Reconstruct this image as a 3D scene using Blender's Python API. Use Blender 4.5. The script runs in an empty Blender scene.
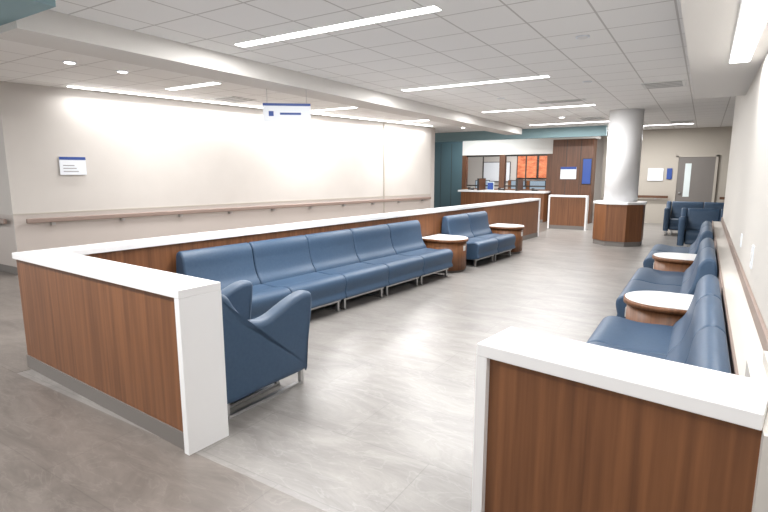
import bpy, math, bmesh
from mathutils import Vector, Matrix
S=bpy.context.scene
S.view_settings.view_transform='Standard'
S.view_settings.look='None'
S.view_settings.exposure=0.2
# ---------------------------------------------------------------- materials
def srgb(r,g,b):
    def c(v):
        v/=255.
        return v/12.92 if v<=.04045 else ((v+.055)/1.055)**2.4
    return (c(r),c(g),c(b),1)
def base(name,col,rough=.5,metal=0,spec=None):
    m=bpy.data.materials.new(name);m.use_nodes=True
    b=m.node_tree.nodes['Principled BSDF']
    b.inputs['Base Color'].default_value=col
    b.inputs['Roughness'].default_value=rough
    b.inputs['Metallic'].default_value=metal
    if spec is not None: b.inputs['Specular IOR Level'].default_value=spec
    return m
def noisy(name,c1,c2,scale=(5,5,5),rough=.5,detail=4,spec=None,bump=0,lo=.3,hi=.7):
    m=base(name,c1,rough,0,spec);nt=m.node_tree;N=nt.nodes;L=nt.links
    b=N['Principled BSDF']
    tc=N.new('ShaderNodeTexCoord');mp=N.new('ShaderNodeMapping');mp.inputs['Scale'].default_value=scale
    nz=N.new('ShaderNodeTexNoise');nz.inputs['Scale'].default_value=1;nz.inputs['Detail'].default_value=detail
    cr=N.new('ShaderNodeValToRGB');cr.color_ramp.elements[0].position=lo;cr.color_ramp.elements[1].position=hi
    cr.color_ramp.elements[0].color=c1;cr.color_ramp.elements[1].color=c2
    L.new(tc.outputs['Object'],mp.inputs['Vector']);L.new(mp.outputs[0],nz.inputs['Vector'])
    L.new(nz.outputs['Fac'],cr.inputs['Fac']);L.new(cr.outputs[0],b.inputs['Base Color'])
    if bump:
        bp=N.new('ShaderNodeBump');bp.inputs['Strength'].default_value=bump;bp.inputs['Distance'].default_value=.01
        L.new(nz.outputs['Fac'],bp.inputs['Height']);L.new(bp.outputs[0],b.inputs['Normal'])
    return m
def emis(name,col,st):
    m=bpy.data.materials.new(name);m.use_nodes=True;N=m.node_tree.nodes
    N.remove(N['Principled BSDF']);e=N.new('ShaderNodeEmission')
    e.inputs[0].default_value=col;e.inputs[1].default_value=st
    m.node_tree.links.new(e.outputs[0],N['Material Output'].inputs[0]);return m
WOOD=noisy('wood_veneer',srgb(98,61,36),srgb(129,84,52),(34,34,1.1),.45,5)
WOODD=noisy('wood_dark',srgb(82,54,38),srgb(104,70,50),(28,28,1.3),.4,5)
WHITE=base('solid_surface_white',srgb(234,234,235),.3)
WALL=noisy('wall_paint',srgb(190,185,180),srgb(194,189,184),(2,2,2),.7)
WALLR=base('wall_paint_right',srgb(200,196,190),.7)
WAINS=base('wall_protection',srgb(182,173,167),.5)
GREIGE=base('greige_paint',srgb(174,167,157),.7)
BEAM=base('beam_paint',srgb(208,205,201),.8)
VINYL=noisy('blue_vinyl',srgb(50,73,98),srgb(55,78,103),(40,40,40),.5,2)
METAL=base('brushed_metal',srgb(190,190,190),.3,.9)
BASEB=base('rubber_base',srgb(114,109,105),.6)
RAIL=base('rail_taupe',srgb(138,120,111),.45)
TEAL=base('teal_paint',srgb(125,152,158),.6)
TEALD=base('teal_wall',srgb(70,94,102),.5)
DARK=base('dark_frame',srgb(50,45,42),.5)
BLUE=base('sign_blue',srgb(40,70,140),.5)
PAPER=base('sign_white',srgb(222,226,232),.5)
GREY=base('vent_grey',srgb(150,150,150),.6)
LGREY=base('vent_white',srgb(215,215,213),.6)
ORANGE=noisy('orange_art',srgb(180,85,48),srgb(222,140,95),(4,4,9),.6)
LIGHT=emis('lamp_diffuser',(1,.998,.99,1),8)
SCREEN=emis('monitor_glow',(.6,.75,.9,1),.5)
GLASS=base('lite_glass',srgb(215,225,225),.2)
CLEAR=base('clear_glass',(1,1,1,1),.02);CLEAR.node_tree.nodes['Principled BSDF'].inputs['Transmission Weight'].default_value=1;CLEAR.node_tree.nodes['Principled BSDF'].inputs['IOR'].default_value=1.1
# floors
def floor_mat(name,c1,c2,c3):
    m=base(name,c1,.32);nt=m.node_tree;N=nt.nodes;L=nt.links;b=N['Principled BSDF']
    tc=N.new('ShaderNodeTexCoord');mp=N.new('ShaderNodeMapping')
    mp.inputs['Rotation'].default_value=(0,0,.5);mp.inputs['Scale'].default_value=(1.0,3.0,1)
    n1=N.new('ShaderNodeTexNoise');n1.inputs['Scale'].default_value=1.3;n1.inputs['Detail'].default_value=12;n1.inputs['Roughness'].default_value=.72
    n1.inputs['Distortion'].default_value=.7
    cr=N.new('ShaderNodeValToRGB');cr.color_ramp.elements[0].position=.36;cr.color_ramp.elements[1].position=.64
    cr.color_ramp.elements[0].color=c1;cr.color_ramp.elements[1].color=c2
    n2=N.new('ShaderNodeTexNoise');n2.inputs['Scale'].default_value=2.2;n2.inputs['Detail'].default_value=8;n2.inputs['Distortion'].default_value=1.2
    L.new(mp.outputs[0],n2.inputs['Vector'])
    s=N.new('ShaderNodeMath');s.operation='SUBTRACT';s.inputs[1].default_value=.5;L.new(n2.outputs['Fac'],s.inputs[0])
    ab=N.new('ShaderNodeMath');ab.operation='ABSOLUTE';L.new(s.outputs[0],ab.inputs[0])
    vr=N.new('ShaderNodeValToRGB');vr.color_ramp.elements[0].position=0;vr.color_ramp.elements[1].position=.02
    vr.color_ramp.elements[0].color=(.24,.24,.24,1);vr.color_ramp.elements[1].color=(0,0,0,1);L.new(ab.outputs[0],vr.inputs['Fac'])
    mv=N.new('ShaderNodeMix');mv.data_type='RGBA';mv.inputs[7].default_value=c3;L.new(vr.outputs[0],mv.inputs[0]);L.new(cr.outputs[0],mv.inputs[6])
    bk=N.new('ShaderNodeTexBrick');bk.inputs['Scale'].default_value=1
    bk.inputs['Brick Width'].default_value=1.2;bk.inputs['Row Height'].default_value=.6
    bk.inputs['Mortar Size'].default_value=.003
    bk.inputs['Color1'].default_value=(1,1,1,1);bk.inputs['Color2'].default_value=(.93,.93,.93,1);bk.inputs['Mortar'].default_value=(.80,.80,.80,1)
    mx=N.new('ShaderNodeMix');mx.data_type='RGBA';mx.blend_type='MULTIPLY';mx.inputs[0].default_value=1
    L.new(tc.outputs['Object'],mp.inputs['Vector']);L.new(mp.outputs[0],n1.inputs['Vector'])
    L.new(n1.outputs['Fac'],cr.inputs['Fac']);L.new(tc.outputs['Object'],bk.inputs['Vector'])
    L.new(mv.outputs[2],mx.inputs[6]);L.new(bk.outputs['Color'],mx.inputs[7])
    L.new(mx.outputs[2],b.inputs['Base Color']);return m
FLOOR_IN=floor_mat('floor_light_stone',srgb(122,118,115),srgb(149,145,141),srgb(170,167,164))
FLOOR_OUT=floor_mat('floor_taupe_stone',srgb(102,95,90),srgb(127,119,113),srgb(146,139,133))
def tile_mat():
    m=base('ceiling_tile',srgb(222,219,215),.9);nt=m.node_tree;N=nt.nodes;L=nt.links;b=N['Principled BSDF']
    tc=N.new('ShaderNodeTexCoord');sp=N.new('ShaderNodeSeparateXYZ');L.new(tc.outputs['Object'],sp.inputs[0])
    outs=[]
    for ax,off in (('X',4.6+.61*40),('Y',-4.1-.305+.61*40)):
        a=N.new('ShaderNodeMath');a.operation='ADD';a.inputs[1].default_value=off;L.new(sp.outputs[ax],a.inputs[0])
        d=N.new('ShaderNodeMath');d.operation='PINGPONG';d.inputs[1].default_value=.305;L.new(a.outputs[0],d.inputs[0])
        g=N.new('ShaderNodeMath');g.operation='LESS_THAN';g.inputs[1].default_value=.009;L.new(d.outputs[0],g.inputs[0])
        outs.append(g)
    mx=N.new('ShaderNodeMath');mx.operation='MAXIMUM';L.new(outs[0].outputs[0],mx.inputs[0]);L.new(outs[1].outputs[0],mx.inputs[1])
    mc=N.new('ShaderNodeMix');mc.data_type='RGBA';L.new(mx.outputs[0],mc.inputs[0])
    mc.inputs[6].default_value=srgb(231,230,228);mc.inputs[7].default_value=srgb(190,187,184)
    L.new(mc.outputs[2],b.inputs['Base Color']);return m
TILE=tile_mat()
# ---------------------------------------------------------------- helpers
def link(o): S.collection.objects.link(o);return o
def empty(name,loc=(0,0,0),rz=0):
    o=bpy.data.objects.new(name,None);o.location=loc;o.rotation_euler=(0,0,math.radians(rz));o.empty_display_size=.2
    return link(o)
def meshobj(name,verts,faces,mat,parent=None,loc=(0,0,0),rz=0,smooth=False,bevel=0):
    me=bpy.data.meshes.new(name);me.from_pydata(verts,[],faces);me.update()
    bm=bmesh.new();bm.from_mesh(me);bmesh.ops.recalc_face_normals(bm,faces=bm.faces);bm.to_mesh(me);bm.free()
    me.materials.append(mat)
    if smooth:
        for p in me.polygons:p.use_smooth=True
    o=bpy.data.objects.new(name,me);o.location=loc;o.rotation_euler=(0,0,math.radians(rz))
    link(o)
    if parent:o.parent=parent
    if bevel:
        md=o.modifiers.new('bevel','BEVEL');md.width=bevel;md.segments=3;md.limit_method='ANGLE'
    return o
def box(name,x0,x1,y0,y1,z0,z1,mat,parent=None,loc=(0,0,0),rz=0,bevel=0):
    v=[(x,y,z) for x in(x0,x1) for y in(y0,y1) for z in(z0,z1)]
    f=[(0,1,3,2),(4,6,7,5),(0,4,5,1),(2,3,7,6),(0,2,6,4),(1,5,7,3)]
    return meshobj(name,v,f,mat,parent,loc,rz,False,bevel)
def prism(name,poly,z0,z1,mat,parent=None,bevel=0,smooth=False):
    n=len(poly);v=[(x,y,z0) for x,y in poly]+[(x,y,z1) for x,y in poly]
    f=[tuple(range(n)),tuple(range(n,2*n))]+[(i,(i+1)%n,n+(i+1)%n,n+i) for i in range(n)]
    o=meshobj(name,v,f,mat,parent,bevel=bevel)
    if smooth:
        for p in o.data.polygons:
            if abs(p.normal.z)<.5:p.use_smooth=True
    return o
def catmull(P,k=5):
    n=len(P);out=[]
    for i in range(n):
        p0,p1,p2,p3=P[i-1],P[i],P[(i+1)%n],P[(i+2)%n]
        for j in range(k):
            t=j/k
            out.append(tuple(.5*((2*p1[c])+(-p0[c]+p2[c])*t+(2*p0[c]-5*p1[c]+4*p2[c]-p3[c])*t*t+(-p0[c]+3*p1[c]-3*p2[c]+p3[c])*t**3) for c in(0,1)))
    return out
def extr(name,P,x0,x1,r,mat,parent,k=5):
    """soft-edged extrusion of a (y,z) outline along x"""
    Q=catmull(P,k);n=len(Q)
    area=sum(Q[i][0]*Q[(i+1)%n][1]-Q[(i+1)%n][0]*Q[i][1] for i in range(n))
    sg=1 if area>0 else -1
    nrm=[]
    for i in range(n):
        a=Q[i-1];b=Q[(i+1)%n];dx,dz=b[0]-a[0],b[1]-a[1];l=math.hypot(dx,dz) or 1
        nrm.append((-dz/l*sg,dx/l*sg))
    left=[(x0+r*(1-math.cos(math.radians(a))),r*(1-math.sin(math.radians(a)))) for a in (0,18,36,54,72,90)]
    right=[(x0+x1-x,i) for x,i in reversed(left)]
    R=left+right
    v=[];f=[]
    for x,ins in R:
        for i in range(n): v.append((x,Q[i][0]+nrm[i][0]*ins,Q[i][1]+nrm[i][1]*ins))
    m=len(R)
    for j in range(m-1):
        for i in range(n): f.append((j*n+i,j*n+(i+1)%n,(j+1)*n+(i+1)%n,(j+1)*n+i))
    f.append(tuple(range(n)));f.append(tuple(range((m-1)*n,m*n)))
    o=meshobj(name,v,f,mat,parent,smooth=True)
    for p in o.data.polygons:
        if len(p.vertices)>4:p.use_smooth=False
    return o
def cyl(name,x,y,z0,z1,r,mat,parent=None,n=32):
    return prism(name,[(x+r*math.cos(2*math.pi*i/n),y+r*math.sin(2*math.pi*i/n)) for i in range(n)],z0,z1,mat,parent,smooth=True)
# ---------------------------------------------------------------- furniture
BACK=[(.03,.13),(.0,.5),(.01,.80),(.045,.872),(.10,.872),(.145,.81),(.165,.68),(.205,.54),(.27,.44),(.28,.3),(.26,.13)]
SEAT=[(.2,.15),(.2,.40),(.3,.43),(.5,.425),(.67,.45),(.75,.425),(.775,.36),(.755,.25),(.73,.15)]
ARM=[(.05,.125),(.02,.3),(.0,.5),(.0,.78),(.015,.86),(.06,.885),(.12,.85),(.18,.76),(.26,.67),(.36,.63),(.48,.64),(.62,.69),(.76,.735),(.86,.745),(.915,.72),(.92,.64),(.90,.5),(.865,.3),(.845,.15),(.80,.12),(.4,.12)]
def sled(par,x,tag):
    box('leg_front_'+tag,x-.015,x+.015,.66,.69,0,.15,METAL,par)
    box('leg_rear_'+tag,x-.015,x+.015,.08,.11,0,.15,METAL,par)
    box('sled_bar_'+tag,x-.015,x+.015,.08,.70,0,.02,METAL,par)
def bench(name,n,w,loc,rz,arms=(),sy=1):
    e=empty(name,loc,rz);e.scale=(1,sy,1)
    for i in range(n):
        a=i*w+.003;b=(i+1)*w-.003
        extr('back_%d'%(i+1),BACK,a,b,.025,VINYL,e)
        extr('seat_%d'%(i+1),SEAT,a,b,.025,VINYL,e)
        sled(e,i*w+.06,'%da'%(i+1));sled(e,(i+1)*w-.06,'%db'%(i+1))
        box('front_rail_%d'%(i+1),i*w+.03,(i+1)*w-.03,.67,.70,.12,.15,METAL,e)
    for j,s in enumerate(arms):
        x0=-.13 if s=='L' else n*w+.005
        extr('arm_%d'%(j+1),ARM,x0,x0+.125,.045,VINYL,e)
        xm=x0+.0625
        box('arm_sled_%d'%j,xm-.015,xm+.015,.08,.83,0,.02,METAL,e)
        box('arm_leg_front_%d'%j,xm-.015,xm+.015,.80,.83,0,.14,METAL,e)
        box('arm_leg_rear_%d'%j,xm-.015,xm+.015,.08,.11,0,.14,METAL,e)
    return e
def side_table(loc,rz,w=.72,d=.74,h=.56):
    e=empty('side_table',loc,rz)
    def D(ins):
        r=w/2-ins;pts=[(w/2-r,ins),(w/2+r,ins)]
        cy=d-w/2
        for i in range(0,33):
            a=math.pi*i/32;pts.append((w/2+r*math.cos(a),cy+r*math.sin(a)))
        return pts
    prism('body',D(.03),.04,h-.05,WOOD,e,smooth=True)
    prism('plinth',D(.07),0,.04,BASEB,e,smooth=True)
    prism('top_edge',D(0),h-.05,h-.006,WOOD,e,smooth=True)
    prism('top_laminate',D(.012),h-.006,h,WHITE,e,smooth=True)
    box('outlet',w/2-.03,w/2+.03,d-.035,d-.022,h-.2,h-.12,LGREY,e)
    return e
TL=4.86
def O(y): return -4.82+.085*(y-1.87)
def I(y): return O(y)+.28
bench('lounge_bench',5,.865,(I(7.42),7.42,0),-90-TL)
side_table((I(8.25),8.25,0),-90-TL)
bench('lounge_bench',2,.82,(I(9.95),9.95,0),-90-TL)
side_table((I(10.75),10.75,0),-90-TL)
bench('armchair',1,.54,(-3.22,2.08,0),-2,arms=('L','R'))
WX=.34;BX=.18
bench('lounge_bench',3,.79,(BX,2.22,0),90,arms=('L',),sy=1.07)
side_table((BX-.05,4.64,0),90,w=.64,d=.66)
bench('lounge_bench',2,.92,(BX,5.4,0),90,sy=1.07)
side_table((BX-.05,7.4,0),90,w=.62,d=.64)
bench('lounge_bench',2,.85,(BX,8.1,0),90,sy=1.07)
bench('sofa',2,.75,(.8,16.2,0),180,arms=('L','R'))
bench('armchair',1,.6,(.35,13.2,0),180,arms=('L','R'))
# ---------------------------------------------------------------- partitions
def pony(name,p0,p1,th=.26,h=1.0,endL=False,endR=False,overh=.02,wood=WOOD,basb=True):
    dx,dy=p1[0]-p0[0],p1[1]-p0[1];L=math.hypot(dx,dy);rz=math.degrees(math.atan2(dy,dx))
    e=empty(name,(p0[0],p0[1],0),rz)
    a=.045 if endL else 0;b=L-(.045 if endR else 0)
    box('wood_panel',a,b,.015,th-.015,.0,h-.05,wood,e)
    box('cap',0,L,-.012,th+.012,h-.05,h,WHITE,e,bevel=.004)
    if endL: box('end_panel_a',0,.045,-.012,th+.012,0,h-.05,WHITE,e)
    if endR: box('end_panel_b',L-.045,L,-.012,th+.012,0,h-.05,WHITE,e)
    if basb:
        box('base_front',a,b,.006,.015,0,.11,BASEB,e)
        box('base_rear',a,b,th-.015,th-.006,0,.11,BASEB,e)
    return e
pony('partition_wall',(-4.80,1.87),(-2.44,1.735),endR=True)
pony('partition_wall',(O(13.4),13.4),(O(2.13)+.02,2.13),th=.26,endL=True)
pony('partition_wall',(-.69,1.79),(.195,1.655),th=.26,endL=True)
pony('partition_wall',(-3.9,15.5),(-2.8,15.5),th=.2,endL=True,endR=True,wood=WOOD)
# column
e=empty('column',(-1.62,12.95,0))
oc=lambda r:[(r*math.cos(math.radians(22.5+45*i)),r*math.sin(math.radians(22.5+45*i))) for i in range(8)]
prism('wood_base',oc(.56),.11,.95,WOOD,e);prism('plinth',oc(.545),0,.11,BASEB,e);prism('cap',oc(.59),.95,1.0,WHITE,e)
cyl('shaft',0,0,1.0,3.05,.36,WHITE,e,48)
# ---------------------------------------------------------------- shell
box('floor',-14,4,-4,1.76,-.1,0,FLOOR_OUT)
box('floor',O(1.76)+.1,4,1.76,24,-.1,0,FLOOR_IN)
v=[(-14,1.76),(O(1.76)+.1,1.76),(O(12.5)+.1,12.5),(-3.7,24),(-14,24)]
prism('floor',v,-.1,0.0015,FLOOR_OUT)
CZ=3.05
box('ceiling',-14,4,-4,24,CZ,CZ+.1,TILE)
box('ceiling_beam',-5.45,-4.95,2.15,16,2.84,CZ,BEAM)
box('ceiling_beam',-14,-4.3,1.2,2.15,2.9,CZ,TEAL)
box('ceiling_soffit',-.2,WX+.5,-4,7.9,2.6,CZ,BEAM)
# left corridor wall (runs at an angle)
A=Vector((-9.35,3.7));B=Vector((-7.3,14.4));D=(B-A);LL=D.length;rzl=math.degrees(math.atan2(D.y,D.x))
e=empty('wall_left',(A.x,A.y,0),rzl)
box('plaster',0,LL,0,.3,0,CZ,WALL,e)
box('protection',0,LL,-.008,0,.1,.98,WAINS,e)
box('trim_top',0,LL,-.012,0,.98,1.0,GREIGE,e)
box('seam_trim',LL*.80,LL*.80+.03,-.03,0,0,CZ-.0,GREIGE,e)
box('baseboard',0,LL,-.014,-.008,0,.12,BASEB,e)
e2=empty('handrail',(A.x,A.y,0),rzl)
box('rail',.15,LL-.1,-.12,-.07,.84,.92,RAIL,e2,bevel=.015)
for i in range(10): box('bracket_%d'%i,.5+i*1.1,.56+i*1.1,-.1,-.012,.79,.85,METAL,e2)
box('wall_corridor',-14,A.x-.01,3.72,4.0,0,CZ,WALL)
box('wall_protection',-14,A.x-.01,3.712,3.72,0.1,.98,WAINS)
box('baseboard_corridor',-14,A.x-.01,3.706,3.712,0,.12,BASEB)
e2=empty('handrail');box('rail',-14,A.x-.1,3.60,3.65,.84,.92,RAIL,e2,bevel=.015)
for i in range(4): box('bracket_%d'%i,-13.5+i*1.2,-13.44+i*1.2,3.62,3.71,.79,.85,METAL,e2)
box('wall_end',-12,B.x-.02,B.y+.05,B.y+.3,0,CZ,WALL)
e=empty('wall_sign',(A.x,A.y,0),rzl);s=.72;w=.40;z0=1.62;z1=1.92
box('panel',s,s+w,-.03,-.012,z0,z1,PAPER,e);box('band',s,s+w,-.032,-.03,z1-.05,z1,BLUE,e)
for k in range(3): box('text_%d'%k,s+.05,s+w-.12-.03*k,-.032,-.03,z0+.05+.05*k,z0+.065+.05*k,GREY,e)
# hanging sign
e=empty('hanging_sign',(-5.2,5.65,0),38)
box('board',-.34,.34,-.015,.015,2.38,2.64,PAPER,e);box('band',-.34,.34,-.018,.018,2.605,2.64,BLUE,e)
box('text_1',-.1,.2,-.018,-.016,2.48,2.51,BLUE,e);cyl('rod_1',-.28,0,2.64,2.84,.004,METAL,e,8);cyl('rod_2',.28,0,2.64,2.84,.004,METAL,e,8)
box('icon',-.26,-.19,-.018,-.016,2.46,2.53,BLUE,e)
# right wall
box('wall_right',WX,WX+.25,-4,11,0,CZ,WALLR)
box('wall_right_ledge',BX+.02,WX,2.3,11,0,.78,WALLR)
box('trim_right_rail',BX+.005,BX+.02,2.3,11,.70,.79,RAIL,bevel=.004)
box('trim_right_chair_rail',WX-.02,WX,2.3,11,.78,.86,RAIL,bevel=.004)
box('wall_pier',.197,WX,1.63,2.3,0,.945,WALLR)
box('wall_pier_top',.245,WX,1.63,2.3,.945,.99,WALLR)
e=empty('switch_plate');box('plate',WX-.008,WX,4.35,4.47,.98,1.14,PAPER,e);box('rocker',WX-.012,WX-.008,4.39,4.43,1.03,1.09,LGREY,e)
e=empty('switch_plate');box('plate',WX-.008,WX,5.6,5.7,.98,1.10,PAPER,e);box('rocker',WX-.012,WX-.008,5.63,5.67,1.01,1.07,LGREY,e)
# far right walls
box('wall_far',-3.0,4,19,19.2,0,CZ,GREIGE)
box('wall_far_side',3.0,3.2,11,19,0,CZ,GREIGE)
box('wall_return',WX+.25,3.2,10.8,11,0,CZ,WALLR)
for xa,xb in((-2.9,-.95),(.45,2.9)):
    e=empty('handrail');box('rail',xa,xb,18.85,18.9,.84,.92,WOODD,e)
    for k in(.2,.8): box('bracket_%d'%int(k*10),xa+(xb-xa)*k,xa+(xb-xa)*k+.06,18.88,18.99,.8,.86,METAL,e)
e=empty('door_1');box('leaf',-.75,.25,18.94,18.99,0,2.15,BASEB,e);box('lite',-.55,-.38,18.93,18.94,.9,1.95,GLASS,e);box('frame_l',-.82,-.75,18.92,18.99,0,2.2,GREIGE,e);box('frame_r',.25,.32,18.92,18.99,0,2.2,GREIGE,e);box('frame_t',-.82,.32,18.92,18.99,2.15,2.22,GREIGE,e);box('handle',-.68,-.62,18.88,18.94,1.0,1.04,METAL,e)
e=empty('notice_board');box('panel',-1.6,-1.15,18.96,18.99,1.4,1.8,PAPER,e);box('panel_b',-1.05,-.9,18.96,18.99,1.45,1.8,BLUE,e)
# ---------------------------------------------------------------- reception
RY=18.
box('wall_teal',-9.6,-7.8,RY,RY+.2,0,CZ,TEALD)
for k in range(1,4): box('trim_teal_joint',-9.6+.45*k,-9.585+.45*k,RY-.006,RY,0,2.75,DARK)
box('wall_reception_header',-7.8,-4.4,RY,RY+.2,2.3,CZ,BEAM)
box('wall_reception_low',-7.8,-4.4,RY,RY+.2,0,1.08,WOOD)
for i,(x0,x1) in enumerate(((-7.8,-7.65),(-6.35,-6.15),(-4.65,-4.4))): box('trim_mullion_%d'%i,x0,x1,RY,RY+.2,1.08,2.3,WOODD)
for i,(x0,x1) in enumerate(((-7.65,-6.35),(-6.15,-4.65))):
    e=empty('window_%d'%(i+1));box('glass',x0,x1,RY+.09,RY+.1,1.2,2.27,CLEAR,e);box('frame_t',x0,x1,RY+.07,RY+.12,2.24,2.3,DARK,e);box('frame_b',x0,x1,RY+.07,RY+.12,1.16,1.21,DARK,e);box('frame_m',(x0+x1)/2-.02,(x0+x1)/2+.02,RY+.08,RY+.11,1.2,2.27,DARK,e)
box('wall_feature_wood',-4.4,-3.1,RY-.3,RY+.2,0,2.75,WOODD);box('wall_feature_header',-4.4,-3.0,RY-.3,RY+.2,2.75,CZ,BEAM)
for x in(-3.95,-3.5): box('trim_feature_joint',x,x+.015,RY-.305,RY-.3,0,2.75,DARK)
box('ceiling_beam_teal',-9.6,-2.6,RY-1.4,RY-1.2,2.75,CZ,TEAL)
e=empty('reception_desk');box('front',-7.5,-4.5,RY-.75,RY-.1,0,.98,WOOD,e);box('top',-7.6,-4.45,RY-.8,RY-.02,.98,1.04,WHITE,e);box('kick',-7.5,-4.5,RY-.76,RY-.75,0,.1,BASEB,e)
for i,x in enumerate((-6.85,-5.45)):
    e=empty('privacy_screen',(x,RY-.4,1.041));box('panel',-.03,.03,-.33,.33,0,.40,WOODD,e);box('edge',-.035,.035,-.34,-.33,0,.42,DARK,e);box('rim',-.035,.035,-.33,.33,.40,.42,DARK,e)
for x in(-7.25,-6.1,-4.9):
    e=empty('desk_phone',(x,RY-.4,1.041));box('base',-.1,.1,-.09,.09,0,.05,DARK,e,bevel=.01);box('display',-.03,.08,.0,.07,.05,.075,GREY,e);box('handset',-.1,-.05,-.1,.1,.05,.09,DARK,e,bevel=.01)
e=empty('brochure_holder',(-6.5,RY-.45,1.041));box('back',-.12,.12,.05,.07,0,.3,GLASS,e);box('foot',-.12,.12,-.06,.07,0,.02,GLASS,e);box('brochures',-.1,.1,.0,.04,.02,.27,BLUE,e)
e=empty('office_counter');box('top',-7.7,-4.5,RY+.25,RY+.95,.74,.78,WHITE,e);box('panel_a',-7.7,-7.66,RY+.25,RY+.95,0,.74,WOOD,e);box('panel_b',-4.54,-4.5,RY+.25,RY+.95,0,.74,WOOD,e);box('back',-7.66,-4.54,RY+.25,RY+.28,0,.74,WOOD,e)
for i,x in enumerate((-7.2,-5.8,-5.1)):
    e=empty('monitor',(x,RY+.6,.78));box('stand',-.02,.02,-.02,.02,0,.3,DARK,e);box('foot',-.12,.12,-.08,.08,0,.015,DARK,e);box('case',-.29,.29,-.02,.02,.22,.60,DARK,e);box('screen',-.27,.27,-.023,-.02,.24,.58,SCREEN,e)
box('wall_office',-9.6,-2.9,21.5,21.7,0,CZ,WALL)
e=empty('cabinet');box('carcass',-7.0,-5.0,21.0,21.4,0,1.35,WOODD,e)
for k in range(4): box('door_%d'%k,-6.98+.5*k,-6.52+.5*k,20.98,21.0,.05,1.33,WOOD,e)
for xa,xb in((-6.75,-5.95),(-5.85,-5.05)):
    e=empty('framed_art');box('art',xa,xb,21.42,21.46,1.45,2.4,ORANGE,e);box('frame',xa-.05,xb+.05,21.46,21.49,1.4,2.45,DARK,e)
e=empty('notice_board');box('panel',-8.3,-7.1,21.45,21.49,1.3,2.1,PAPER,e);box('frame',-8.33,-7.07,21.46,21.495,1.27,2.13,DARK,e)
e=empty('wall_sign');box('panel',-4.1,-3.6,RY-.34,RY-.31,1.45,1.85,PAPER,e);box('band',-4.1,-3.6,RY-.345,RY-.34,1.77,1.85,BLUE,e)
e=empty('poster');box('sheet',-3.4,-3.15,RY-.335,RY-.31,1.3,2.1,BLUE,e);box('frame',-3.42,-3.13,RY-.32,RY-.305,1.28,2.12,DARK,e)
# ---------------------------------------------------------------- ceiling fixtures & light
def area(loc,sx,sy,W,rot=(0,0,0),col=(1,.996,.99)):
    l=bpy.data.lights.new('lamp','AREA');l.shape='RECTANGLE';l.size=sx;l.size_y=sy;l.energy=W;l.color=col
    o=bpy.data.objects.new('area_lamp',l);o.location=loc;o.rotation_euler=rot;link(o);return o
def linear(x0,x1,y0,y1,W,z=CZ,rz=0):
    e=empty('linear_ceiling_light',((x0+x1)/2,(y0+y1)/2,0),rz)
    hx=(x1-x0)/2;hy=(y1-y0)/2
    box('trim',-hx-.012,hx+.012,-hy-.012,hy+.012,z-.006,z,LGREY,e)
    box('diffuser',-hx,hx,-hy,hy,z-.010,z-.006,LIGHT,e)
    o=area((0,0,z-.02),x1-x0,y1-y0,W);o.parent=e;o.name='lamp'
for y in (4.15,7.8,11.5,15.3): linear(-4.5,-2.06,y-.065,y+.065,125)
linear(-4.5,-2.06,.2,.32,110)  # out-of-view fill fixture, added to brighten the near floor
linear(.10,.24,.6,5.5,50,z=2.6)
for x,y in((-7.2,5.6),(-7.1,9.2),(-6.6,12.4)): linear(x-.6,x+.6,y-.07,y+.07,60)
linear(-9.0,-6.5,.2,.32,100)  # unseen extra light over the near corridor, added to lift the left foreground
linear(-2.6,-.4,17.2,17.32,90)
linear(-7.4,-5.0,19.6,19.75,120)
linear(-8.0,-5.6,16.9,17.0,60)
def disc(name,x,y,r,z=CZ,lit=True):
    e=empty(name);cyl('trim',x,y,z-.012,z,r,PAPER,e,24);cyl('lens',x,y,z-.016,z-.012,r*.75,LIGHT if lit else LGREY,e,24)
for x,y in((-5.7,3.9),(-7.0,3.6),(-7.0,4.3)): disc('downlight',x,y,.08)
disc('downlight',-3.2,13.6,.08);disc('downlight',-6.5,15,.08)
for x,y in((-1.67,8.6),(-3.4,9.6),(-1.2,5.8)): disc('smoke_detector',x,y,.07,lit=False)
def vent(x,y,w,d):
    e=empty('ceiling_vent',(x,y,0));box('frame',-w/2,w/2,-d/2,d/2,CZ-.012,CZ,LGREY,e)
    n=4
    for i in range(n): box('slot_%d'%i,-w/2+.04,w/2-.04,-d/2+d*(i+.25)/n,-d/2+d*(i+.7)/n,CZ-.014,CZ-.012,GREY,e)
for a in((-.68,9.5,.6,.6),(-2.54,10.6,.9,.3),(-2.6,14.3,.6,.6),(-.65,16.5,.6,.6),(-7.8,7.0,.6,.6)): vent(*a)
e=empty('cove_light',(A.x,A.y,0),rzl)
box('lens',.9,LL-.3,-.28,-.2,CZ-.01,CZ,LIGHT,e)
o=area((LL/2+.3,-.24,CZ-.02),LL-1.2,.06,155,rot=(math.radians(-20),0,0));o.parent=e;o.name='lamp'
# world
w=bpy.data.worlds.new('world');S.world=w;w.use_nodes=True
w.node_tree.nodes['Background'].inputs[0].default_value=(1,.995,.99,1);w.node_tree.nodes['Background'].inputs[1].default_value=1.0
# camera
f=505.;hy=173.;pitch=math.atan((256-hy)/f);H=math.hypot(f,256-hy);yaw=math.atan((705-384)/H)
c=bpy.data.cameras.new('camera');c.lens=36*f/768;c.sensor_width=36;c.clip_start=.05
co=link(bpy.data.objects.new('camera',c));co.location=(0,0,1.65);co.rotation_euler=(math.pi/2-pitch,0,yaw);S.camera=co
